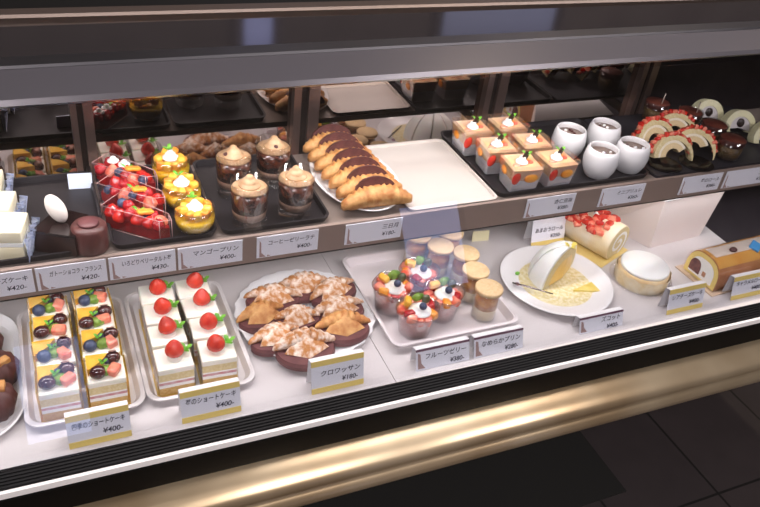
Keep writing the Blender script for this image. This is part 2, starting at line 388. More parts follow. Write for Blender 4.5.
shelf_tag(35, 107, 'ガトーショコラ・フランス', '¥420-', 'white price tag below the chocolate cake with the white egg topping')
shelf_tag(108, 176, 'いろどりベリータルト苺', '¥430-', 'white price tag below the boxed berry tarts')
shelf_tag(177, 243, 'マンゴープリン', '¥400-', 'white price tag below the front mango pudding')
shelf_tag(256, 319, 'コーヒーゼリーラテ', '¥400-', 'white price tag below the glass coffee jelly cups')
shelf_tag(345, 403, '三日月', '¥180-', 'white price tag below the plate of chocolate filled horns')
shelf_tag(527, 577, '杏仁豆腐', '¥380-', 'white price tag below the square fruit jelly cups')
shelf_tag(602, 647, 'ミニブリュレ', '¥360-', 'white price tag below the round white ramekins')
shelf_tag(684, 725, '苺のロール', '¥380-', 'white price tag below the strawberry topped arch cakes')
shelf_tag(728, 775, 'プリン', '¥350-', 'white price tag at the far right of the shelf rail')

def deck_tag(x0, x1, y, line, price, label, yellow=True, h=.050, lean=14, rz=0):
    w = x1 - x0
    t = thing('price_tag', label, 'price tag', (x0, y, .0005), rz, 'folded price tags on the lower deck')
    A = RX(R(-lean))
    MB().box(0, w, 0, .001, 0, h, M=A).build('card', CARD, t)
    top = A @ Vector((0, 0, h))
    MB().add([(0, top.y, h - .001), (w, top.y, h - .001), (w, top.y + .011, h - .004), (0, top.y + .011, h - .004)], [(0, 1, 2, 3)]) \
        .add([(0, top.y + .011, h - .004), (w, top.y + .011, h - .004), (w, top.y + .013, .0), (0, top.y + .013, .0)], [(0, 1, 2, 3)]).build('folded_back', PAPERW, t)
    if yellow:
        MB().box(0, w, -.0006, .0005, .0, .009, M=A).build('yellow_stripe', YELLOW, t)
        MB().box(0, w, -.0006, .0005, h - .009, h, M=A).build('yellow_stripe', YELLOW, t)
        b = .027
    else:
        MB().box(0, w, -.0006, .0005, h - .0035, h, M=A).build('purple_edge', PURPLE, t)
        MB().add([(.003, -.0008, .003), (.016, -.0008, .003), (.009, -.0008, .012), (.0075, -.0008, h - .008), (.003, -.0008, h - .006)], [(0, 1, 2, 3, 4)], M=A).build('printed_motif', TAGDECO, t)
        b = h * .46
    sz = .0108
    text_mesh(line, sz, t, A @ T(w - .006, -.001, b + .002) @ RX(PI / 2), INK, align='RIGHT', sx=min(1, (w - .012) / (len(line) * sz)))
    text_mesh(price, .0110, t, A @ T(w - .010, -.001, b - .0125) @ RX(PI / 2), INK, 'price', align='RIGHT')
deck_tag(-.026, .054, .7525, '四季のショートケーキ', '¥400-', 'yellow banded price tag in front of the mixed fruit shortcakes')
deck_tag(.122, .206, .7525, '苺のショートケーキ', '¥400-', 'yellow banded price tag in front of the strawberry shortcakes')
deck_tag(.313, .397, .7525, 'クロワッサン', '¥180-', 'yellow banded price tag in front of the sugared danish plate', h=.055)
deck_tag(.487, .583, .752, 'フルーツゼリー', '¥380-', 'purple edged white price tag in front of the clear fruit cups', False, .036, 20)
deck_tag(.592, .686, .752, 'なめらかプリン', '¥280-', 'purple edged white price tag in front of the cork lidded jars', False, .036, 20)
deck_tag(.802, .896, .752, 'ズコット', '¥400-', 'purple edged white price tag in front of the dome cake plate', False, .030, 20)
deck_tag(.997, 1.083, .7525, 'レアチーズケーキ', '¥400-', 'yellow banded price tag in front of the round white cheesecake', h=.050)
deck_tag(1.155, 1.24, .7525, 'キャラメルロール', '¥400-', 'yellow banded price tag in front of the brown roll cake', h=.048)
deck_tag(.862, .942, 1.006, 'あまおうロール', '¥350-', 'yellow banded price tag standing behind the dome cake plate', h=.066)
t = tag(MB().box(0, .036, 0, .0012, 0, .022, M=RX(R(-10))).build('small_card', mat('cream_card', (240, 232, 190), .6), loc=(.752, 1.052, .0005), rz=R(-6)),
        'small blank cream card standing behind the cork lidded jars', 'card')


# ================================================================== FOOD
# ------------------------------------------------------------------ fruit builders
def strawberry_mb(r=.0105, h=.026, seed=0, lean=0, mb=None, M=None):
    mb = mb or MB(); q = random.Random(seed)
    prof = [(0, 0), (r * .75, .0005), (r * 1.0, h * .18), (r * 1.02, h * .34), (r * .86, h * .56), (r * .56, h * .78), (r * .25, h * .93), (0, h)]
    return mb.lathe(prof, 14, 0, M=(M or Matrix()) @ RX(lean))
def leaf_mb(s=.008, mb=None, M=None, n=3):
    mb = mb or MB()
    for k in range(n):
        A = (M or Matrix()) @ RZ(k * 2 * PI / n + .3) @ RY(-.5)
        vs = [(0, 0, 0), (s * .35, s * .28, .001), (s * .8, s * .3, .0015), (s * 1.15, 0, .0005), (s * .8, -s * .3, .0015), (s * .35, -s * .28, .001), (s * .5, 0, .0026),
              (s * .5, 0, -.0006)]
        fs = [(0, 1, 6), (1, 2, 6), (2, 3, 6), (3, 4, 6), (4, 5, 6), (5, 0, 6), (1, 0, 7), (2, 1, 7), (3, 2, 7), (4, 3, 7), (5, 4, 7), (0, 5, 7)]
        mb.add(vs, fs, 0, False, A)
    return mb
def dollop(r, h, turns=3, mb=None, M=None, mi=0, seg=20):
    """piped cream rosette: stacked soft ridges"""
    mb = mb or MB(); prof = [(0, 0), (r * .8, 0)]
    for k in range(turns):
        a = 1 - k / turns; b = 1 - (k + .6) / turns
        prof += [(r * a, h * (k + .25) / turns), (r * (a * .97), h * (k + .55) / turns), (r * b * .92, h * (k + .9) / turns)]
    prof += [(r * .1, h * .96), (0, h * 1.04)]
    return mb.lathe(prof, seg, mi, M=M)
def chunk(mb, c, s, q, mi=0, M=None):
    A = (M or Matrix()) @ T(*c) @ RZ(q.uniform(0, 6)) @ RX(q.uniform(-.5, .5))
    return mb.box(-s[0] / 2, s[0] / 2, -s[1] / 2, s[1] / 2, -s[2] / 2, s[2] / 2, mi, A, bev=min(s) * .28)

DZ = .0005   # on the deck
def paper_tray(name, label, x0, x1, y0, y1, rz=0, h=.012, m=TRAYW, r=.018):
    w, d = x1 - x0, y1 - y0
    mb = tray(MB(), w, d, h, .008, r)
    # rolled lip
    for k, (ww, zz) in enumerate(((w + .004, h), (w + .004, h - .0015))): pass
    mb.loft([rrect(w + .005, d + .005, r + .004, h - .002), rrect(w + .005, d + .005, r + .004, h), rrect(w - .001, d - .001, r + .002, h + .0006), rrect(w - .001, d - .001, r + .002, h - .002)], 0, False, False)
    o = mb.build(name, m, loc=((x0 + x1) / 2, (y0 + y1) / 2, DZ), rz=rz)
    return tag(o, label, 'tray')
paper_tray('cake_tray', 'white moulded tray under the mixed fruit shortcakes', -.074, .080, .795, 1.045)
paper_tray('cake_tray', 'white moulded tray under the strawberry shortcakes', .086, .240, .795, 1.045)

# ------------------------------------------------------------------ shortcakes
def cake_body(t, w, d, h, top=CREAM, fruit=False):
    b = .002
    MB().box(-w / 2, w / 2, -d / 2, d / 2, b, h * .30).build('bottom_sponge', SPONGE, t)
    MB().box(-w / 2, w / 2, -d / 2, d / 2, h * .30, h * .40).build('cream_layer', CREAM2, t)
    MB().box(-w / 2 + .0004, w / 2 - .0004, -d / 2 + .0006, d / 2 - .0006, h * .40, h * .50).build('fruit_layer', BERRYLINE, t)
    MB().box(-w / 2, w / 2, -d / 2, d / 2, h * .50, h * .55).build('cream_layer', CREAM2, t)
    MB().box(-w / 2, w / 2, -d / 2, d / 2, h * .55, h * .80).build('top_sponge', SPONGED, t)
    MB().box(-w / 2 - .0006, w / 2 + .0006, -d / 2 - .0006, d / 2 + .0006, h * .79, h, bev=.0022).build('cream_top', top, t)
    MB().box(-w / 2 - .003, w / 2 + .003, -d / 2 - .003, d / 2 + .003, 0, .0018).build('gold_board', GOLD, t)
def side_film(t, w, d, h):
    MB().box(-w / 2 - .0022, -w / 2 - .0014, -d / 2, d / 2, .002, h * .97).build('clear_film', PLASTIC, t)
    MB().box(w / 2 + .0014, w / 2 + .0022, -d / 2, d / 2, .002, h * .97).build('clear_film', PLASTIC, t)
W, D, HH = .050, .045, .052
def shortcake(x, y, seed, label):
    q = random.Random(seed)
    t = thing('strawberry_shortcake', label, 'cake', (x, y, .0028), q.uniform(-.05, .05), 'strawberry shortcakes on the white tray')
    cake_body(t, W, D, HH); side_film(t, W, D, HH)
    dollop(.011, .006, 2, M=T(.002, -.002, HH)).build('cream_rosette', CREAM, t)
    s = strawberry_mb(.0135, .027, seed, M=T(.002 + q.uniform(-.003, .003), q.uniform(-.003, .002), HH + .004) @ RX(q.uniform(-.25, .25)) @ RY(q.uniform(-.2, .2))).build('strawberry', STRAW, t)
    leaf_mb(.0120, M=T(.018, .006, HH + .003), n=4).build('green_leaf', LEAF, t)
sx1, sx2 = (.127, .190)
ys = (.832, .884, .934, .983)
pos = ('frontmost', 'second from the front', 'third from the front', 'backmost')
for i, y in enumerate(ys):
    shortcake(sx1 + .001 * i, y, 11 + i, 'white strawberry shortcake with a whole berry, left column, ' + pos[i])
    shortcake(sx2 - .001 * i, y, 31 + i, 'white strawberry shortcake with a whole berry, right column, ' + pos[i])
def grape_half(mb, c, q, r=.0095):
    A = T(*c) @ RZ(q.uniform(0, 6)) @ RX(q.uniform(-.9, -.3))
    return A
def fruitcake(x, y, seed, label):
    q = random.Random(seed)
    t = thing('fruit_shortcake', label, 'cake', (x, y, .0028), q.uniform(-.05, .05), 'mixed fruit shortcakes on the white tray')
    cake_body(t, W, D, HH)
    MB().box(-W / 2 - .003, -W / 2 - .0012, -D / 2, D / 2, .002, HH + .004).build('yellow_film', clear('yellow_film', (250, 226, 90), .05, .4, .1, .25, (240, 205, 60)), t)
    MB().box(W / 2 + .0012, W / 2 + .003, -D / 2, D / 2, .002, HH).build('yellow_film', MATS['yellow_film'], t)
    # folded mango leaf: a triangular wedge slice
    j = lambda a: q.uniform(-a, a)
    MB().prism([(-.024, .022), (.006, .020), (-.006, .004), (-.024, -.008)], HH, HH + .011, M=T(j(.002), 0, 0) @ Matrix()).build('mango_slice', MANGO, t)
    A = T(.014 + j(.002), .012 + j(.002), HH + .006) @ RX(-.6) @ RZ(j(1))
    MB().ell((0, 0, 0), (.0112, .0098, .0098), 14, 8).build('dark_grape', GRAPE, t).matrix_local = A
    MB().lathe([(0, 0), (.0056, 0), (.0064, .0006), (0, .001)], 12, M=T(0, -.001, .0093)).build('grape_cut_face', GRAPECUT, t).matrix_local = A
    A2 = T(-.013 + j(.003), -.010 + j(.002), HH + .007)
    if seed % 2: MB().ell((0, 0, 0), (.0115, .010, .010), 14, 8).build('dark_grape', GRAPE, t).matrix_local = A2
    else: MB().ell((0, 0, 0), (.0095, .0095, .009), 12, 7).build('blueberry', BLUEB, t).matrix_local = A2
    MB().ell((.003 + j(.003), -.006 + j(.003), HH + .005), (.0105, .009, .0075), 12, 7, nz=.14, seed=seed).build('kiwi_piece', KIWI, t)
    mb = MB(); chunk(mb, (.012 + j(.002), -.007 + j(.003), HH + .006), (.020, .015, .012), q); mb.build('cut_strawberry', STRAWCUT if seed % 3 else PINKF, t)
    MB().ell((.001 + j(.003), .007 + j(.002), HH + .008), (.0048, .0048, .0045), 10, 6).build('blueberry', BLUEB, t)
    leaf_mb(.008, M=T(-.002, .001, HH + .011)).build('green_leaf', LEAF, t)
fx1, fx2 = (-.028, .034)
for i, y in enumerate((.830, .884, .936, .988)):
    fruitcake(fx1, y, 51 + i, 'mixed fruit shortcake with grape and mango, left column, ' + pos[i])
    fruitcake(fx2, y + .004, 71 + i, 'mixed fruit shortcake with grape and mango, right column, ' + pos[i])

# ------------------------------------------------------------------ horn pastry
def horn(mb, L, r, seed, ridges=9, bend=.25, h=1.0, mi=0, M=None, pts_n=28, pw=1.6, tip=.22):
    q = random.Random(seed); pts = []; rad = []
    for k in range(pts_n + 1):
        u = -1 + 2 * k / pts_n
        env = (1 - abs(u) ** pw) * (1 - tip) + tip
        if abs(u) > .97: env *= .45
        rr = r * env * (1 + .085 * math.sin(u * ridges * PI) + q.uniform(-.015, .015))
        pts.append((u * L / 2, -bend * L * (u * u) * .5, rr * h)); rad.append(rr)
    return mb.tube(pts, rad, 12, mi, M, squash=h)
def danish(px, py, ang, L, seed, label, big=1.0, sugar=True, plain=False):
    p = at(px, py - 4, .03)
    t = thing('filled_danish', label, 'pastry', (PC[0] + (p.x - PC[0]) * .94, PC[1] + (p.y - PC[1]) * .94 + .004, dz_of(seed)), R(ang), 'sugar dusted chocolate danishes on the round plate')
    q = random.Random(seed)
    # chocolate filled lower half: a fat half-moon slab
    n = 18; out = [(L * .47 * math.cos(a), -.002 + (L * .33 if math.sin(a) < 0 else L * .24) * big * -math.sin(a) * -1) for a in [2 * PI * i / (2 * n) for i in range(2 * n)]]
    MB().loft([[(x, y, 0) for x, y in out], [(x * 1.02, y * 1.03, .008) for x, y in out], [(x * .97, y * .95, .013) for x, y in out]]).build('chocolate_layer', CHOCP, t)
    # folded pastry: ridged lens with a pitched peak
    mb = MB(); horn(mb, L * 1.02, .0135 * big, seed, 9, .08, .85, M=T(0, .005, .011) @ RX(-.25))
    pk = [(-L * .36, -.012, .015), (0, -.023 * big, .013), (L * .36, -.012, .015), (L * .10, .012, .032), (-L * .10, .012, .032), (0, -.006, .036)]
    mb.add(pk, [(0, 1, 5), (1, 2, 5), (2, 3, 5), (3, 4, 5), (4, 0, 5)], 0, True)
    mb.build('pastry_shell', SUGARED if sugar else PASTRY, t)
    return t
_dz = {}
def dz_of(seed): return .0075 + _dz.get(seed, 0)
pc = at(305, 322, .006)
t = MB()
N = 72
def wavy(r, z, amp, k=24): return [((r + amp * math.sin(k * 2 * PI * i / N)) * math.cos(2 * PI * i / N), (r + amp * math.sin(k * 2 * PI * i / N)) * math.sin(2 * PI * i / N), z) for i in range(N)]
t.loft([wavy(.083, 0, 0), wavy(.103, .006, .0008), wavy(.117, .011, .002), wavy(.1155, .0122, .002), wavy(.101, .0075, .0008), wavy(.083, .003, 0)], smooth=True)
PC = (.360, .924)
o = t.build('paper_plate', PAPERW, loc=(PC[0], PC[1], DZ)); tag(o, 'round white paper plate with wavy rim under the sugared danishes', 'plate')
_dz.update({9: .004, 6: .003, 2: .002})
DAN = [(305, 285, 0, .096, 1, 'topmost sugared danish at the back of the round plate', 1, True),
       (272, 299, -8, .096, 2, 'sugared danish at the back left of the round plate', 1, True),
       (259, 317, 16, .084, 3, 'golden unsugared danish at the left edge of the round plate', 1, False),
       (336, 291, 22, .094, 4, 'long sugared danish at the back right of the round plate', .95, True),
       (341, 311, 10, .098, 5, 'long sugared danish on the right, second from the back', 1, True),
       (347, 330, -2, .092, 6, 'golden brown danish at the right front edge of the round plate', 1.1, False),
       (274, 340, 14, .088, 7, 'sugared danish at the front left edge of the round plate', .95, True),
       (306, 350, 2, .100, 8, 'largest sugared danish at the front of the round plate', 1.25, True),
       (298, 322, -4, .074, 9, 'white sugared danish lying in the middle of the round plate', .9, True)]
for a in DAN: danish(a[0], a[1], a[2] - 4, a[3], a[4], a[5], a[6], a[7])

# ------------------------------------------------------------------ clear tray, fruit cups, cork jars
tx0, tx1, ty0, ty1 = .470, .705, .800, 1.045
o = paper_tray('clear_tray', 'large translucent plastic tray holding fruit cups and cork lidded jars', tx0, tx1, ty0, ty1, h=.016, m=mat('frosted_tray', (226, 218, 220), .18, coat=.4), r=.012)
def fruit_cup(x, y, seed, label):
    q = random.Random(seed)
    t = thing('fruit_cup', label, 'dessert cup', (x, y, .0028), R(q.uniform(-8, 8)), 'clear cups of fruit jelly with cream and blueberry')
    H = .045; loops = []
    for r, z in ((.022, 0), (.0235, .002), (.026, .02), (.029, .038), (.0325, H), (.0315, H), (.028, .038), (.0248, .02), (.0222, .004), (.001, .003)):
        loops.append([(r * (1 + (.05 if z > .03 else .02) * math.cos(4 * a)) * math.cos(a), r * (1 + (.05 if z > .03 else .02) * math.cos(4 * a)) * math.sin(a), z) for a in [2 * PI * i / 32 for i in range(32)]])
    MB().loft(loops, smooth=True).build('plastic_cup', CUPPL, t)
    MB().lathe([(0, .0035), (.0216, .0040), (.0240, .02), (.0262, .031), (.023, .034), (0, .035)], 24).build('pink_mousse', mat('pink_mousse', (248, 206, 196), .4, c2=(240, 166, 154), scale=90), t)
    for k in range(11):
        a = k * 2 * PI / 11 + q.uniform(-.2, .2); rr = .0205 + q.uniform(-.003, .003)
        mb = MB(); chunk(mb, (rr * math.cos(a), rr * math.sin(a), .036 + q.uniform(-.003, .006)), (.016, .012, .012), q)
        mt, nm = ((PINKF, 'peach_piece'), (STRAWCUT, 'strawberry_piece'), (PINKF, 'peach_piece'), (ORANGE, 'orange_piece'), (STRAWCUT, 'strawberry_piece'), (RASP, 'raspberry_piece'))[(k + seed) % 6]
        mb.build(nm, mt, t)
    dollop(.0170, .014, 2, M=T(.001, -.005, .040)).build('cream_dollop', CREAM2, t)
    MB().ell((.001, -.011, .0545), (.0058, .0058, .0056), 12, 8).build('blueberry', BLUEB, t)
    mb = MB(); chunk(mb, (-.012, .011, .050), (.017, .010, .010), q); mb.build('mango_piece', MANGO, t)
    MB().ell((.004, .013, .052), (.010, .005, .007), 10, 6, nz=.2, seed=seed).build('kiwi_piece', KIWI, t)
    MB().ell((.015, .006, .051), (.007, .0055, .008), 10, 6).build('dark_grape', mat('green_black_grape', (66, 66, 44), .3, c2=(96, 98, 60), scale=90, coat=.4), t)
for x, y, s, l in ((.508, .905, 3, 'left rear'), (.570, .932, 4, 'right rear'), (.523, .839, 5, 'left front'), (.585, .866, 7, 'right front')):
    fruit_cup(x, y, s, 'clear cup of fruit with cream and a blueberry, %s of four' % l)
for o in bpy.data.objects:
    if o.name.startswith('fruit_cup'): o.scale = (1.13, 1.13, 1.16)
def cork_jar(x, y, label):
    t = thing('pudding_jar', label, 'jar', (x, y, .0028), 0, 'cork lidded pudding jars on the translucent tray')
    MB().lathe([(0, 0), (.0195, 0), (.0215, .003), (.0215, .040), (.0195, .048), (.0185, .055), (.0178, .055), (.0187, .047), (.0205, .039), (.0205, .004), (0, .003)], 26).build('glass_jar', GLASS, t)
    MB().lathe([(0, .0035), (.0200, .0042), (.0200, .024), (0, .024)], 24).build('milk_pudding', mat('milk_pudding', (240, 222, 186), .4, sss=.1), t)
    q = random.Random(int(x * 999)); mb = MB()
    mb.lathe([(0, .0242), (.0199, .0242), (.0203, .038), (.0185, .045), (0, .046)], 24)
    mb.build('fruit_sauce', mat('apricot_sauce', (222, 160, 84), .3, c2=(196, 118, 60), scale=120, coat=.4), t)
    MB().lathe([(0, .053), (.0178, .053), (.0182, .0565), (.0240, .0570), (.0240, .0630), (.0232, .0640), (0, .0642)], 28).build('cork_lid', CORK, t)
for x, y, l in ((.658, .842, 'frontmost beside the tray corner'), (.660, .893, 'second from the front on the right'), (.668, .943, 'third from the front on the right'),
                (.632, .975, 'centre of the back group'), (.608, 1.018, 'back left under the shelf edge'), (.672, 1.012, 'back right under the shelf edge')):
    cork_jar(x, y, 'small pudding jar with a flat cork lid, ' + l)

# ------------------------------------------------------------------ dome cake on its plate
DP = (.838, .884)
MB().lathe([(0, .0), (.060, 0), (.066, .002), (.098, .012), (.106, .0155), (.1065, .0165), (.105, .017), (.096, .0145), (.064, .0055), (0, .0045)], 64).build('dinner_plate', WHITE, loc=(DP[0], DP[1], DZ))
o = bpy.data.objects['dinner_plate']; tag(o, 'wide round white dinner plate under the sliced dome cake', 'plate')
def star(r, z, amp, k): n = 96; return [((r + amp * abs(math.sin(k * PI * i / n))) * math.cos(2 * PI * i / n), (r + amp * abs(math.sin(k * PI * i / n))) * math.sin(2 * PI * i / n), z) for i in range(n)]
o = MB().loft([star(.074, 0, .006, 24), star(.074, .0008, .006, 24)]).build('paper_doily', DOILY, loc=(DP[0], DP[1], .0062 + DZ))
tag(o, 'pale gold paper doily lying on the white dinner plate', 'doily')
DCX, DCY, DR, DH = .858, .893, .064, .074
dome = thing('dome_cake', 'white frosted dome cake cut open to a yellow sponge on the dinner plate', 'cake', (DCX, DCY, .0078), R(0))
def dome_slice(a0, a1, name, mt_out, mt_in):
    n = 9; K = 8; s = MB(); vs = []; fs = []
    prof = [(DR * math.sin(PI / 2 * (1 - k / K)) if k < K else 0, DH * (1 - (1 - k / K) ** 2.3) ** .5 if k else 0) for k in range(K + 1)]
    prof = [(DR * math.cos(PI / 2 * k / K), DH * math.sin(PI / 2 * k / K)) for k in range(K + 1)]
    s.lathe(prof, n, 0, a0=a0, a1=a1)
    inner = [(x * .93, z * .93) for x, z in prof]
    for a in (a0, a1):
        c, si = math.cos(a), math.sin(a)
        s.add([(x * c, x * si, z) for x, z in prof] + [(0, 0, 0)], [tuple(range(len(prof) + 1))], 0)
    o = s.build(name, [mt_out], dome)
    for a, sg in ((a0, -1), (a1, 1)):
        c, si = math.cos(a), math.sin(a); ox, oy = -si * sg * .0006, c * sg * .0006
        for sc, mm, nm, e in ((.93, SPONGED, 'sponge_face', 1), (.66, CUSTARD, 'custard_face', 2)):
            f = MB().add([(x * sc * c + ox * e, x * sc * si + oy * e, z * sc + .001) for x, z in prof] + [(ox * e, oy * e, .001)], [tuple(range(len(prof) + 1))], 0)
            f.build(nm, mm, o)
    return o
for a0, a1 in ((-160, -200), (-203, -243), (-246, -286), (-289, -325)):
    dome_slice(R(a1), R(a0), 'cake_slice', CREAM2, SPONGED)
leaf_mb(.014, M=T(0, 0, DH - .004), n=3).build('yellow_petal', mat('yellow_petal', (226, 206, 90), .5), dome)
lo = MB()
for dx, dy, dz_, a in ((-.034, -.031, .040, .3), (-.030, -.036, .030, .5)):
    pass
# loose wedge leaning beside the dome, and crumbs of sauce
o = MB().prism([(0, 0), (.052, -.006), (.046, .022)], 0, .004).build('lemon_slice', mat('lemon_jelly', (222, 196, 88), .3, c2=(236, 214, 130), scale=60, coat=.3), loc=(.856, .852, .0075), rz=R(-12))
tag(o, 'thin wedge of yellow jelly lying against the cut face of the dome cake', 'jelly')
kn = MB(); kn.tube([(0, 0, 0), (.03, .0, .001), (.075, .0, .001)], [.0022, .0026, .0016], 8, squash=.5)
o = kn.build('small_fork', mat('polished_steel', (150, 140, 140), .2, 1), loc=(.748, .895, .0175), rz=R(-42)); tag(o, 'slim steel pick resting on the left rim of the dinner plate', 'fork')
for k, (dx, dy) in enumerate(((-.078, .012), (-.060, .040))):
    MB().ell((0, 0, 0), (.005, .004, .003), 10, 6, nz=.1, seed=k).build('sugar_violet' if k == 0 else 'green_leaf_sprig', mat('violet_petal', (146, 100, 130), .6) if k == 0 else LEAF, loc=(DP[0] + dx, DP[1] + dy, .0115 + k * .0))
tag(bpy.data.objects['sugar_violet'], 'tiny purple sugared petal on the left rim of the dinner plate', 'garnish')
tag(bpy.data.objects['green_leaf_sprig'], 'tiny green leaf on the back left of the dinner plate', 'garnish')

# ------------------------------------------------------------------ strawberry roll cake on gold paper
A0 = Vector((1.016, .936)); ax = Vector((-.37, .93)).normalized(); Lr = .105
ang = math.atan2(ax.y, ax.x)
def rollprof(r, squash=.92, flat=-.78, n=36): return [(r * math.cos(a), max(r * squash * math.sin(a), flat * r * squash)) for a in [2 * PI * i / n for i in range(n)]]
def spiral_strip(r0, r1, turns, w, x, M, mi=0, n=60, sq=.92):
    mb = MB(); vs = []; fs = []
    for i in range(n + 1):
        u = i / n; a = u * turns * 2 * PI + .6; r = r0 + (r1 - r0) * u
        for rr in (r - w / 2, r + w / 2): vs.append((x, rr * math.cos(a), rr * sq * math.sin(a)))
    for i in range(n): fs.append((2 * i, 2 * i + 1, 2 * i + 3, 2 * i + 2))
    return mb.add(vs, fs, mi, False, M)
t = thing('roll_cake', 'cream coated roll cake topped with diced strawberries beside the white box', 'cake', (A0.x, A0.y, .0035), ang)
rr_ = .040; cz = rr_ * .92 * .78
pr = rollprof(rr_)
MB().loft([[(0, y, z + cz) for y, z in pr], [(.003, y * 1.02, z * 1.02 + cz) for y, z in pr], [(Lr, y * 1.02, z * 1.02 + cz) for y, z in pr]], smooth=True).build('cake_log', mat('roll_cream_coat', (250, 238, 214), .6, c2=(246, 222, 176), scale=30), t)
MB().add([(-.0004, y * .97, z * .97 + cz) for y, z in pr], [tuple(range(len(pr)))]).build('sponge_end', SPONGED, t)
spiral_strip(.004, .031, 1.6, .007, -.0009, T(0, 0, cz)).build('cream_swirl', CREAM2, t)
q = random.Random(5)
for k in range(56):
    u = q.uniform(.024, Lr - .004); a = q.uniform(-.75, 1.15)
    mb = MB(); chunk(mb, (u, rr_ * 1.02 * math.sin(a), cz + rr_ * .94 * math.cos(a) + .002), (.016, .012, .009), q)
    mb.build('diced_strawberry', STRAW if k % 3 else STRAWCUT, t)
dollop(.006, .006, 2, M=T(.06, .006, cz + rr_ * .96)).build('cream_dot', CREAM2, t)
o = MB().box(-.040, .090, -.050, .048, 0, .0012).box(-.042, .092, -.052, .050, .0012, .0018).build('gold_paper', mat('pale_gold_paper', (238, 212, 136), .4, .2), loc=(A0.x - .01 + ax.x * .03, A0.y + ax.y * .03, DZ), rz=ang)
tag(o, 'shiny gold cake board under the strawberry roll cake', 'cake board')
o.scale = (1, 1, 1)

# ------------------------------------------------------------------ white cheesecake disc
p = (1.020, .857)
t = thing('cheesecake', 'round cheesecake with a smooth white top in a paper collar', 'cake', (p[0], p[1], DZ))
MB().lathe([(0, 0), (.046, 0), (.048, .002), (.049, .027), (.046, .030), (0, .030)], 48).build('sponge_base', mat('cheesecake_side', (238, 218, 180), .7, c2=(226, 194, 146), scale=40), t)
MB().lathe([(.0, .030), (.046, .030), (.0462, .0345), (.044, .037), (0, .0373)], 48).build('white_topping', CREAM2, t)
col_ = MB(); n = 60; L = []
for r, z in ((.0500, .0), (.0515, .020), (.0520, .026)):
    L.append([((r + .0008 * math.sin(i * 2.1)) * math.cos(2 * PI * i / n), (r + .0008 * math.sin(i * 2.1)) * math.sin(2 * PI * i / n), z + .0015 * math.sin(i * 1.3) * (z > 0)) for i in range(n)])
col_.loft(L, cap0=False, cap1=False, smooth=True).build('paper_collar', mat('collar_paper', (242, 232, 208), .5, c2=(232, 208, 160), scale=50), t)
MB().lathe([(0, .0001), (.054, .0001), (.060, .0035), (.0605, .0045), (.054, .001), (0, .001)], 40).build('clear_saucer', PLASTIC, t)

# ------------------------------------------------------------------ white box
F = Vector((1.112, .940)); 
t = thing('cake_box', 'closed white cardboard cake box standing at the back under the shelf', 'box', (0, 0, DZ))
hb = .112
base = [(1.112, .940), (1.256, .950), (1.240, 1.050), (1.068, 1.050)]
top = [(1.108, .942), (1.276, .950), (1.255, 1.055), (1.030, 1.055)]
MB().loft([[(x, y, 0) for x, y in base], [(x, y, hb) for x, y in top]]).build('box_body', BOXW, t)
MB().loft([[(x + (x - 1.13) * .004, y + (y - .99) * .02, hb) for x, y in top], [(x + (x - 1.13) * .004, y + (y - .99) * .02, hb + .0015) for x, y in top]]).build('lid_flap', PAPERW, t)

# ------------------------------------------------------------------ brown roll cake
t = thing('roll_cake', 'brown caramel roll cake in clear wrap with a blue clip at the right edge', 'cake', (1.135, .822, .003), R(3))
Lc = .20; rc = .040
def arch(w, h, n=20): return [(w, 0)] + [(w * math.cos(a) ** .7 if math.cos(a) > 0 else -w * (-math.cos(a)) ** .7, h * .35 + h * .65 * math.sin(a)) for a in [PI * i / n for i in range(n + 1)]] + [(-w, 0)]
ap = arch(.040, .058)
E1 = lambda x, s=1, dz=0: [(x, y * s, z * s + dz) for y, z in ap]
mb = MB(); mb.loft([E1(0), E1(Lc)], 0, smooth=True)
mb.build('cake_log', BROWNSK, t)
MB().loft([[(x, y * 1.012, z * 1.012) for y, z in ap[6:17]] + [(x, y * .99, z * .99) for y, z in ap[6:17]][::-1] for x in (.002, Lc - .01)]).build('golden_top', ORSK, t)
MB().add([(-.0006, y * .98, z * .98 + .0005) for y, z in ap], [tuple(range(len(ap)))]).build('sponge_rim', mat('yellow_sponge_rim', (240, 214, 130), .8), t)
MB().add([(-.0012, y * .74, z * .72 + .006) for y, z in ap], [tuple(range(len(ap)))]).build('cream_filling', CREAM2, t)
MB().add([(-.0018, .002 + y * .34, z * .50 + .010) for y, z in ap], [tuple(range(len(ap)))], M=T(0, .014, 0)).build('chocolate_filling', mat('purple_choc', (96, 56, 62), .5, c2=(130, 84, 78), scale=120), t)
MB().box(-.0024, -.0016, -.012, -.004, .014, .024).build('nut_piece', mat('nut', (190, 140, 110), .6), t)
MB().loft([[(x, y * 1.03, z * 1.03) for y, z in ap[9:13]] + [(x, y * 1.015, z * 1.015) for y, z in ap[9:13]][::-1] for x in (.01, Lc - .01)]).build('white_stripe', mat('white_glaze', (246, 228, 214), .4), t)
MB().loft([[(x, y * 1.05, z * 1.05) for y, z in ap] for x in (-.004, Lc)], cap0=False, cap1=False, smooth=True).build('clear_wrap', clear('clear_wrap', (252, 252, 252), .04, .3, .12), t)
MB().box(-.013, .013, -.010, .010, -.004, .004, bev=.002, M=T(.120, -.008, .0595) @ RX(.25) @ RZ(.5)).build('blue_clip', BLUE, t)
MB().ell((.062, -.004, .062), (.009, .007, .004), 12, 6, nz=.1).build('chocolate_nut', CHOC, t)
o = MB().box(-.012, Lc + .01, -.050, .050, 0, .002).build('cake_board', mat('beige_board', (216, 190, 164), .5), loc=(1.135, .822, DZ), rz=R(3)); tag(o, 'thin beige board under the brown caramel roll cake', 'cake board')

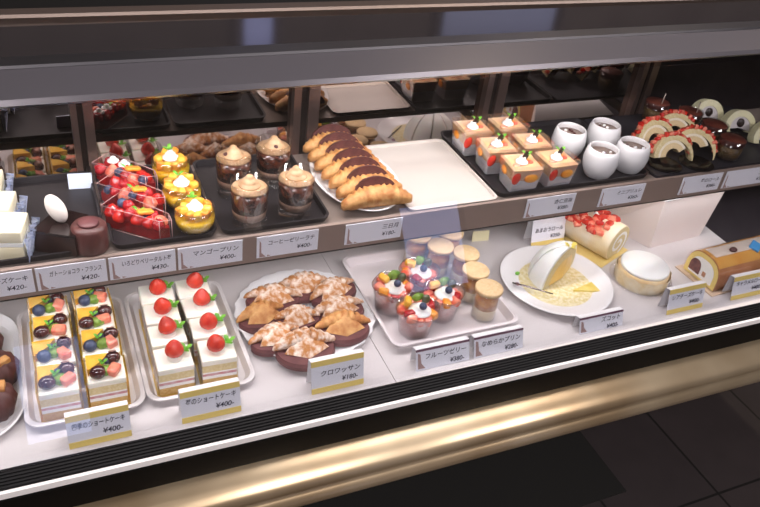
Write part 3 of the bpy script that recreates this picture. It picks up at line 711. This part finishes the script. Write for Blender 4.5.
# ------------------------------------------------------------------ left edge plate with chocolate cakes
o = MB().loft([[(x * s, y * s, z) for x, y, z in rrect(.15, .25, .06, 0, 8)] for s in (1,)] + [[(x * s, y * s, z) for x, y, _ in rrect(.15, .25, .06, 0, 8)] for s, z in ((1.12, .012), (1.10, .0135), (.99, .003))], smooth=False).build('oval_plate', PAPERW, loc=(-.158, .922, DZ))
tag(o, 'white scalloped plate with chocolate cakes at the left edge', 'plate')
def muffin(x, y, label, seed):
    t = thing('chocolate_cake', label, 'cake', (x, y, .004), seed, 'brown chocolate cakes on the left edge plate')
    loops = []
    for r, z in ((.023, 0), (.027, .012), (.030, .024), (.027, .034), (.018, .041), (.006, .044)):
        loops.append([(r * (1 + .05 * math.cos(12 * a)) * math.cos(a), r * (1 + .05 * math.cos(12 * a)) * math.sin(a), z) for a in [2 * PI * i / 48 for i in range(48)]])
    MB().loft(loops, smooth=True).build('ridged_cake', mat('ridged_choc', (98, 58, 56), .55, c2=(78, 44, 42), scale=60), t)
    MB().box(-.006, .014, -.018, -.006, .030, .046, bev=.002, M=RZ(.4)).build('almond_biscuit', PASTRY, t)
muffin(-.106, .905, 'ridged chocolate cake on the left plate, middle one', .2); muffin(-.112, .845, 'ridged chocolate cake on the left plate, frontmost', 1.1); muffin(-.125, .966, 'ridged chocolate cake on the left plate, backmost', 2.2)

# ================================================================== UPPER SHELF
SH = SZ + .0004
def black_tray(label, x0, x1, y0, y1, rz=0, h=.010):
    o = tray(MB(), x1 - x0, y1 - y0, h, .004, .012).build('serving_tray', BLACKTRAY, loc=((x0 + x1) / 2, (y0 + y1) / 2, SH), rz=rz)
    return tag(o, label, 'tray')
black_tray('black tray at the left end under the chocolate cake', -.150, .062, .9045, 1.115)
black_tray('black tray under the boxed berry tarts and mango puddings', .066, .212, .9045, 1.115)
black_tray('black tray under the glass coffee jelly cups', .216, .384, .9045, 1.115)
black_tray('black tray under the square fruit jelly cups and white ramekins', .680, 1.005, .9045, 1.135)
TZ = SH + .0022
# ---- chocolate cake with white egg
t = thing('chocolate_slice', 'dark chocolate cake slice topped with a white egg shaped chocolate', 'cake', (.006, .939, TZ), R(-20))
MB().prism([(-.030, -.022), (.026, -.030), (.030, .022), (-.012, .034)], 0, .030).build('cake_wedge', CHOCD, t)
MB().prism([(-.031, -.023), (.027, -.031), (.031, .023), (-.013, .035)], .030, .034).build('glossy_glaze', mat('choc_glaze', (30, 18, 18), .15, coat=.6), t)
MB().ell((0, 0, 0), (.0125, .009, .021), 18, 12, M=T(-.004, .004, .053) @ RY(-.5) @ RX(-.2)).build('white_chocolate_egg', mat('white_chocolate', (240, 230, 220), .4, c2=(226, 216, 210), scale=60), t)
t = thing('chocolate_round', 'small round chocolate cake beside the dark chocolate slice', 'cake', (.040, .918, TZ), 0)
MB().lathe([(0, 0), (.021, 0), (.023, .003), (.023, .036), (.020, .040), (0, .041)], 28).build('cake_round', CHOC, t)
MB().lathe([(0, .041), (.014, .041), (.012, .044), (0, .045)], 20).build('cocoa_disc', CHOCP, t)
# ---- white cream cakes in lace paper
def cream_slice(x, y, rz, label):
    t = thing('cream_cake', label, 'cake', (x, y, TZ), rz, 'pale cream cakes at the left end of the shelf')
    MB().box(-.030, .026, -.024, .024, 0, .022, bev=.002).build('lower_cake', mat('cheese_cream', (246, 238, 212), .6, c2=(238, 226, 190), scale=25), t)
    MB().box(-.030, .026, -.024, .024, .0225, .028).build('cream_layer', CREAM2, t)
    MB().box(-.030, .026, -.024, .024, .0285, .046, bev=.002).build('upper_cake', MATS['cheese_cream'], t)
    lace = MB(); pts = []
    n = 26
    L = []
    for z, amp in ((0, .001), (.018, .003), (.036, .0055)):
        row = []
        for i in range(n):
            row.append((.0305 + amp * math.sin(i * 2.4) + z * .1, -.028 + .056 * i / (n - 1), z + (.003 * math.sin(i * 1.7) if z > .03 else 0)))
        L.append(row)
    vs = [p for l in L for p in l]; fs = [(k * n + i, k * n + i + 1, (k + 1) * n + i + 1, (k + 1) * n + i) for k in range(2) for i in range(n - 1)]
    lace.add(vs, fs, 0, True).add([(x + .0004, y, z) for x, y, z in vs], fs, 0, True)
    lace.build('lace_paper', mat('bluish_lace_paper', (206, 214, 236), .6, c2=(150, 162, 200), scale=160), t)
cream_slice(-.062, .938, R(-14), 'pale cream cake in lace paper, front one at the left end')
cream_slice(-.074, .996, R(-14), 'pale cream cake in lace paper, one behind at the left end')
cream_slice(-.086, 1.056, R(-6), 'pale cream cake in lace paper, back one at the left end')
o = MB().box(0, .034, 0, .0012, 0, .024, M=RX(R(-12))).build('small_card', mat('bluish_card', (214, 224, 244), .6), loc=(.026, 1.078, TZ), rz=R(-6)); tag(o, 'small blank bluish card at the back corner of the chocolate cake tray', 'card')

# ---- boxed berry tarts
def tart(x, y, rz, seed, label):
    q = random.Random(seed)
    t = thing('berry_tart', label, 'tart', (x, y, TZ), rz, 'boxed berry tart slices')
    w0, w1, L = .038, .022, .100
    o0 = [(-L / 2, -w0 / 2), (L / 2 - .012, -w1 / 2), (L / 2, 0), (L / 2 - .012, w1 / 2), (-L / 2, w0 / 2)]
    MB().prism([(x_ * .94, y_ * .9) for x_, y_ in o0], .0012, .022).build('tart_crust', mat('red_tart_base', (134, 14, 20), .3, c2=(164, 26, 28), scale=60, coat=.4), t)
    STRAW = mat('glazed_strawberry', (178, 20, 22), .15, c2=(208, 44, 34), scale=70, bump=.5, bscale=420, coat=.8)
    # fruits over the top
    k = 0
    for u in (-.040, -.026, -.012, .002, .016, .030):
        ww = (w0 + (w1 - w0) * (u + L / 2) / L) / 2 - .006
        for v in (-ww, ww):
            c = (u + q.uniform(-.002, .002), v + q.uniform(-.002, .002), .024 + q.uniform(0, .003))
            kind = (k * 7 + seed) % 6; k += 1
            if kind in (0, 1, 3): strawberry_mb(.0105, .020, k, M=T(c[0], c[1], .016) @ RX(q.uniform(-.5, .5)) @ RY(q.uniform(-.5, .5))).build('strawberry', STRAW if kind else STRAWCUT, t)
            elif kind == 2: MB().ell(c, (.0076, .0076, .0074), 12, 7).build('blueberry', BLUEB, t)
            else: MB().ell(c, (.0092, .0088, .0094), 12, 8, nz=.12, seed=k).build('raspberry', RASP, t)
    MB().box(-.012, .012, -.0055, .0055, -.003, .003, bev=.0025, M=T(.008, 0, .035) @ RZ(1.1) @ RY(.25)).build('orange_slice', ORANGE, t)
    leaf_mb(.010, M=T(-.006, .004, .030), n=2).build('green_leaf', LEAF, t)
    # clear box: edges and walls
    o1 = [(x_ * 1.02, y_ * 1.04) for x_, y_ in o0]
    MB().loft([[(x_, y_, 0) for x_, y_ in o1], [(x_, y_, .036) for x_, y_ in o1]], cap0=False, cap1=False).build('clear_box', PLASTIC, t)
    ed = MB()
    for z in (.0008, .036):
        for i in range(5):
            a, b = o1[i], o1[(i + 1) % 5]; ed.tube([(a[0], a[1], z), (b[0], b[1], z)], .00045, 6)
    for a in (o1[1], o1[2], o1[3]): ed.tube([(a[0], a[1], 0), (a[0], a[1], .036)], .00045, 6)
    if seed == 4:
        for dx_ in (-.034, -.014): dollop(.009, .010, 2, M=T(dx_, .008, .030)).build('cream_rosette', CREAM2, t)
    ed.build('box_edge', mat('plastic_edge', (200, 160, 158), .15, coat=.5), t)
tart(.111, .944, R(-45), 1, 'boxed berry tart slice at the front of its tray')
tart(.113, 1.0045, R(-45), 2, 'boxed berry tart slice in the middle of its tray')
tart(.113, 1.066, R(-45), 4, 'boxed berry tart slice at the back of its tray')
def mango(x, y, seed, label):
    q = random.Random(seed)
    t = thing('mango_pudding', label, 'dessert cup', (x, y, TZ), seed, 'mango puddings in round glasses')
    MB().lathe([(0, 0), (.016, 0), (.022, .004), (.0268, .014), (.0275, .024), (.0262, .036), (.0255, .036), (.0266, .024), (.026, .014), (.0215, .005), (0, .003)], 30).build('round_glass', GLASS, t)
    MB().lathe([(0, .0035), (.0205, .0052), (.0252, .014), (.0258, .022), (0, .0225)], 30).build('mango_pudding_body', PUDY, t)
    for k in range(10):
        a = k * 2 * PI / 10; rr = .017 + q.uniform(-.001, .002)
        mb = MB(); chunk(mb, (rr * math.cos(a), rr * math.sin(a), .029 + q.uniform(-.001, .005)), (.012, .010, .011), q); mb.build('mango_cube', ORANGE if k % 2 else MANGO, t)
    dollop(.0115, .013, 3, M=T(0, 0, .033)).build('cream_rosette', CREAM2, t)
    leaf_mb(.009, M=T(.002, .004, .046), n=3).build('mint_leaf', LEAF, t)
mango(.1835, .930, 1, 'round glass of mango pudding with cream, frontmost of three')
mango(.179, .998, 2, 'round glass of mango pudding with cream, middle of three')
mango(.176, 1.066, 3, 'round glass of mango pudding with cream, backmost of three')
for o in bpy.data.objects:
    if o.name.startswith('mango_pudding') and o.parent is None: o.scale = (1.08, 1.08, 1.12 if not o.name.endswith('2') else 1.3)

# ---- coffee jelly glasses
def coffee(x, y, seed, label):
    q = random.Random(seed)
    t = thing('coffee_jelly_glass', label, 'dessert glass', (x, y, TZ), seed * 1.3, 'coffee jelly glasses topped with tan cream')
    MB().lathe([(0, 0), (.0225, 0), (.0238, .002), (.0262, .066), (.0264, .068), (.0256, .068), (.0228, .015), (0, .0145)], 32).build('drinking_glass', GLASS, t)
    MB().lathe([(0, .0150), (.0226, .0156), (.0234, .026), (0, .0262)], 30).build('tan_mousse', TAN, t)
    MB().lathe([(0, .0263), (.0234, .0263), (.0252, .056), (0, .057)], 30).build('coffee_jelly', COFFEE, t)
    mb = MB(); mb.lathe([(0, .0572), (.0250, .0572), (.0240, .059), (.016, .0615), (0, .062)], 28); mb.build('cream_layer', TANCREAM, t)
    dollop(.0155, .018, 3, M=T(.001, 0, .060)).build('cream_rosette', TANCREAM, t)
    MB().ell((.011, -.006, .066), (.004, .003, .0025), 8, 5, nz=.15, seed=seed).build('cocoa_crumb', CHOC, t)
coffee(.262, .927, 1, 'glass of coffee jelly with tan cream, front left of four')
coffee(.336, .938, 2, 'glass of coffee jelly with tan cream, front right of four')
coffee(.262, 1.018, 3, 'glass of coffee jelly with tan cream, back left of four')
coffee(.330, 1.036, 4, 'glass of coffee jelly with tan cream, back right of four')
for o in bpy.data.objects:
    if o.name.startswith('coffee_jelly_glass') and o.parent is None: o.scale = (1.07, 1.07, 1.07)

# ---- chocolate horns on oval plate
o = MB()
def oval(a, b, z, n=48): return [(a * math.cos(2 * PI * i / n), b * math.sin(2 * PI * i / n), z) for i in range(n)]
o.loft([oval(.050, .085, 0), oval(.062, .100, .006), oval(.070, .108, .012), oval(.069, .107, .0135), oval(.060, .098, .008), oval(.048, .083, .0025)], smooth=True)
o = o.build('oval_plate', WHITE, loc=(.462, 1.008, SH + .0002), rz=R(0)); tag(o, 'long oval white plate under the row of chocolate filled horns', 'plate')
pl = ('frontmost', 'second from the front', 'third from the front', 'fourth from the front', 'fifth from the front', 'sixth from the front', 'backmost')
for k in range(7):
    y = .923 + k * .0290 + (.002 if k == 6 else 0); x = .464 - .0015 * k
    t = thing('chocolate_horn', 'golden crescent pastry filled with chocolate, %s in the row of seven' % pl[k], 'pastry', (x, y, SH + .008 + (.003 if k else 0)), R(-1 - .6 * k), 'chocolate filled horns in a row')
    L = .116 if k == 0 else (.108 if k < 6 else .100)
    MB().add([], []) if 0 else None
    horn(MB(), L, .0172, 20 + k, 13, .10, 1.0, pw=2.4, tip=.40).build('ridged_pastry', PASTRY, t)
    n = 16; ww = .036; hh_ = .025
    prof = [(ww * math.cos(a), hh_ * math.sin(a)) for a in [PI * i / n for i in range(n + 1)]]
    MB().loft([[(x_, 0, z_) for x_, z_ in prof], [(x_ * 1.0, .006, z_) for x_, z_ in prof]], M=T(.002, .010, .018) @ RX(-.3)).build('chocolate_filling', CHOC, t)
    if k:
        pass
# ---- empty white tray on shelf
o = tray(MB(), .165, .216, .006, .003, .010).build('serving_tray', mat('cream_white_tray', (208, 198, 190), .4), loc=(.5965, 1.006, SH), rz=0); tag(o, 'empty rectangular off-white tray in the middle of the shelf', 'tray')

# ---- square jelly cups
def jelly(x, y, seed, label):
    q = random.Random(seed)
    t = thing('fruit_jelly_cup', label, 'dessert cup', (x, y, TZ), R(-3 + q.uniform(-4, 4)), 'square fruit jelly cups on the black tray')
    a, b, H = .0245, .0300, .054
    sq = lambda s, z, r=.003: rrect(2 * s, 2 * s, r, z, 3)
    MB().loft([sq(a, 0), sq(b, H), sq(b - .0010, H), sq(a - .001, .0015)]).build('square_cup', PLASTIC, t)
    lv = lambda z: a + (b - a) * z / H - .0012
    MB().loft([sq(lv(.002), .002), sq(lv(.025), .025)]).build('milk_jelly', MILKJ, t)
    MB().loft([sq(lv(.0252), .0252), sq(lv(.046), .046)]).build('peach_jelly', PEACHJ, t)
    m_ = T(-b + .010, -b + .0028, .031)
    MB().ell((0, 0, 0), (.0080, .0022, .0115), 12, 8, M=m_ @ RY(.2)).build('strawberry_slice', STRAW, t)
    MB().ell((.008, -b + .0028, .030), (.0130, .0024, .0085), 12, 8).build('orange_segment', ORANGE, t)
    MB().ell((-b + .0028, .006, .031), (.0020, .0100, .0080), 12, 8).build('orange_segment', ORANGE, t)
    MB().ell((.013, .006, .046), (.009, .006, .0030), 12, 6).build('orange_segment', ORANGE, t)
    MB().ell((.014, -.002, .047), (.006, .005, .0036), 12, 6).build('strawberry_slice', STRAWCUT, t)
    MB().ell((-.013, -.008, .046), (.008, .006, .0025), 12, 6).build('strawberry_slice', PINKF, t)
    dollop(.0110, .014, 2, M=T(-.002, -.002, .046)).build('cream_rosette', CREAM2, t)
    MB().box(-.0065, .0065, -.0009, .0009, 0, .012, M=T(-.001, -.004, .056) @ RZ(.35) @ RY(.75)).build('chocolate_square', CHOCD, t)
    leaf_mb(.011, M=T(.009, .005, .056), n=3).build('green_leaf', LEAF, t)
for x, y, s, l in ((.733, .934, 1, 'front left'), (.803, .934, 2, 'front right'), (.722, .999, 3, 'middle left'), (.795, 1.000, 4, 'middle right'), (.711, 1.068, 5, 'back left'), (.785, 1.068, 6, 'back right')):
    jelly(x, y, s, 'square cup of peach jelly with cream and chocolate square, %s of six' % l)
# ---- ramekins
def ramekin(x, y, seed, label):
    q = random.Random(seed)
    t = thing('ramekin', label, 'ramekin', (x, y, TZ), seed, 'rounded white ramekins of brulee')
    MB().lathe([(0, 0), (.0215, 0), (.0235, .0025), (.0295, .016), (.0318, .030), (.0300, .045), (.0268, .054), (.0250, .0548), (.0238, .053), (.0262, .044), (.027, .036), (0, .036)], 40).build('porcelain_pot', WHITE, t)
    MB().lathe([(0, .0362), (.0268, .0362), (.0264, .043), (0, .0435)], 32).build('brown_custard', mat('brulee_brown', (120, 96, 84), .4, c2=(150, 128, 116), scale=80), t)
    for k in range(7):
        mb = MB(); chunk(mb, (q.uniform(-.014, .014), q.uniform(-.014, .014), .0445), (.005, .004, .004), q); mb.build('sugar_crumb', CREAM2 if k % 2 else CHOC, t)
for x, y, s, l in ((.905, .937, 1, 'front left'), (.978, .942, 2, 'front right'), (.889, 1.015, 3, 'back left'), (.972, 1.020, 4, 'back right')):
    ramekin(x, y, s, 'rounded white ramekin of brown custard, %s of four' % l)

# ---- slate, arch cakes, dark puddings, white rolls
o = MB().prism([(x, y) for x, y, z in rrect(.40, .232, .006, 0)], 0, .005).build('slate_board', SLATE, loc=(1.215, 1.018, SH), rz=0); tag(o, 'black slate board at the right end under the arch cakes', 'slate board')
SLZ = SH + .0052
for i, (x, y, l) in enumerate(((1.060, .935, 'round black paper disc in front of the strawberry arch cakes, left one'), (1.130, .925, 'round black paper disc in front of the strawberry arch cakes, right one'))):
    o = MB().lathe([(0, 0), (.032, 0), (.0335, .002), (.032, .0026), (0, .0012)], 36).build('paper_disc', GLOSSBLACK, loc=(x, y, SLZ)); tag(o, l, 'cake board', 'black paper discs on the slate')
def archcake(x, y, rz, label, berry=True, tilt=-.35, s=1.0):
    t = thing('arch_cake' if berry else 'white_roll_slice', label, 'cake', (x, y, SLZ), rz, 'strawberry arch cakes' if berry else 'pale roll slices at the right end')
    def half(r0, r1, z0, z1, mt_, nm, a0=-.30, a1=PI + .10, mb=None, sym=not berry):
        n = 24; o_ = []; i_ = []
        if not sym and r1 < .03: a0 = .55
        for i in range(n + 1):
            u = i / n; a = a0 + (a1 - a0) * u
            k = 0 if sym or r1 < .03 else max(0, 1 - u * 2.2)
            ro = r1 * (1 + .16 * k); ri = r0 * (1 + .16 * k) + (ro - r0) * .0 + (.037 * (1 + .16 * k) - r0) * .80 * k * k if not sym else r0
            ri = min(ri, ro - .0006)
            o_.append((ro * math.cos(a), ro * 1.05 * math.sin(a))); i_.append((ri * math.cos(a), ri * 1.05 * math.sin(a)))
        out = [(a * s, max(b, -.008) * s) for a, b in o_ + i_[::-1]]
        A = T(0, 0, .009 * s) @ RX(PI / 2 + tilt)
        M_ = (mb or MB()).loft([[(a, b, z0) for a, b in out], [(a, b, z1) for a, b in out]], M=A)
        return M_.build(nm, mt_, t)
    d = .020 * s
    if berry:
        half(.029, .038, -d / 2, d / 2, SPONGED, 'outer_sponge'); half(.0245, .0288, -d / 2 + .0004, d / 2 - .0004, mat('pale_cream_ring', (248, 236, 214), .6), 'cream_ring')
        half(.014, .0243, -d / 2, d / 2, mat('beige_sponge', (232, 206, 160), .8), 'inner_sponge')
        q = random.Random(int(x * 1e4)); A = T(0, 0, .009) @ RX(PI / 2 + tilt)
        for k in range(15):
            a = .2 + (PI - .4) * k / 14
            mb = MB(); chunk(mb, (.0405 * math.cos(a), .0430 * math.sin(a), q.uniform(-.007, .007)), (.010, .007, .011), q, M=A); mb.build('strawberry_piece', STRAW if k % 2 else STRAWCUT, t)
    else:
        half(.020, .031, -d / 2, d / 2, mat('pale_roll', (232, 224, 178), .7, c2=(240, 234, 200), scale=50), 'pale_roll_ring', a0=-.5, a1=PI + .5)
        half(.0, .0195, -d / 2 + .001, d / 2 - .001, mat('grey_cream', (214, 206, 206), .6), 'cream_centre')
        MB().ell((0, -d / 2 - .001, .016), (.009, .003, .009), 12, 7, nz=.1, M=T(0, 0, .004) @ RX(tilt)).build('chocolate_centre', CHOCD, t)
archcake(1.083, .950, R(-14), 'strawberry topped arch cake at the front left of the slate')
archcake(1.150, .962, R(-50), 'strawberry topped arch cake at the front right of the slate')
archcake(1.092, 1.012, R(-10), 'strawberry topped arch cake at the back left of the slate')
archcake(1.160, 1.030, R(-30), 'strawberry topped arch cake at the back right of the slate')
archcake(1.290, 1.078, R(-14), 'pale roll slice standing furthest back at the right end', False, s=1.12)
archcake(1.325, 1.022, R(-16), 'pale roll slice standing in the middle at the right end', False, s=1.12)
archcake(1.350, .965, R(-18), 'pale roll slice standing frontmost at the right edge', False, s=1.12)
def darkcup(x, y, label, pick):
    t = thing('caramel_pudding_cup', label, 'dessert cup', (x, y, SLZ), x * 9, 'amber pudding cups with red brown tops')
    MB().lathe([(0, 0), (.020, 0), (.0225, .003), (.0265, .044), (.0258, .044), (.0216, .004), (0, .003)], 30).build('clear_cup', PLASTIC, t)
    MB().lathe([(0, .0035), (.0212, .0042), (.0240, .030), (0, .0302)], 28).build('amber_pudding', AMBER, t)
    MB().lathe([(0, .0305), (.0240, .0305), (.0252, .041), (.022, .0435), (0, .0445)], 28).build('caramel_top', REDBROWN, t)
    if pick: MB().tube([(.012, .004, .040), (.0105, .006, .066)], .0012, 8).build('clear_pick', mat('clear_pick', (176, 160, 150), .2), t)
darkcup(1.212, .932, 'amber pudding cup with a red brown top, frontmost of four', False)
darkcup(1.222, .992, 'amber pudding cup with a red brown top, second from the front', False)
darkcup(1.212, 1.052, 'amber pudding cup with a red brown top, third with a clear pick', True)
darkcup(1.168, 1.102, 'amber pudding cup with a red brown top, backmost with a clear pick', True)

# ------------------------------------------------------------------ world and output
w = bpy.data.worlds.new('world'); scn.world = w; w.use_nodes = True
w.node_tree.nodes['Background'].inputs[0].default_value = (.02, .02, .025, 1)
scn.view_settings.view_transform = 'Standard'; scn.view_settings.look = 'None'; scn.view_settings.gamma = 1; scn.view_settings.exposure = 0
scn.cycles.use_denoising = True; scn.cycles.max_bounces = 10; scn.cycles.transparent_max_bounces = 24; scn.cycles.glossy_bounces = 5
scn.cycles.caustics_reflective = False; scn.cycles.caustics_refractive = False; scn.cycles.sample_clamp_indirect = 5
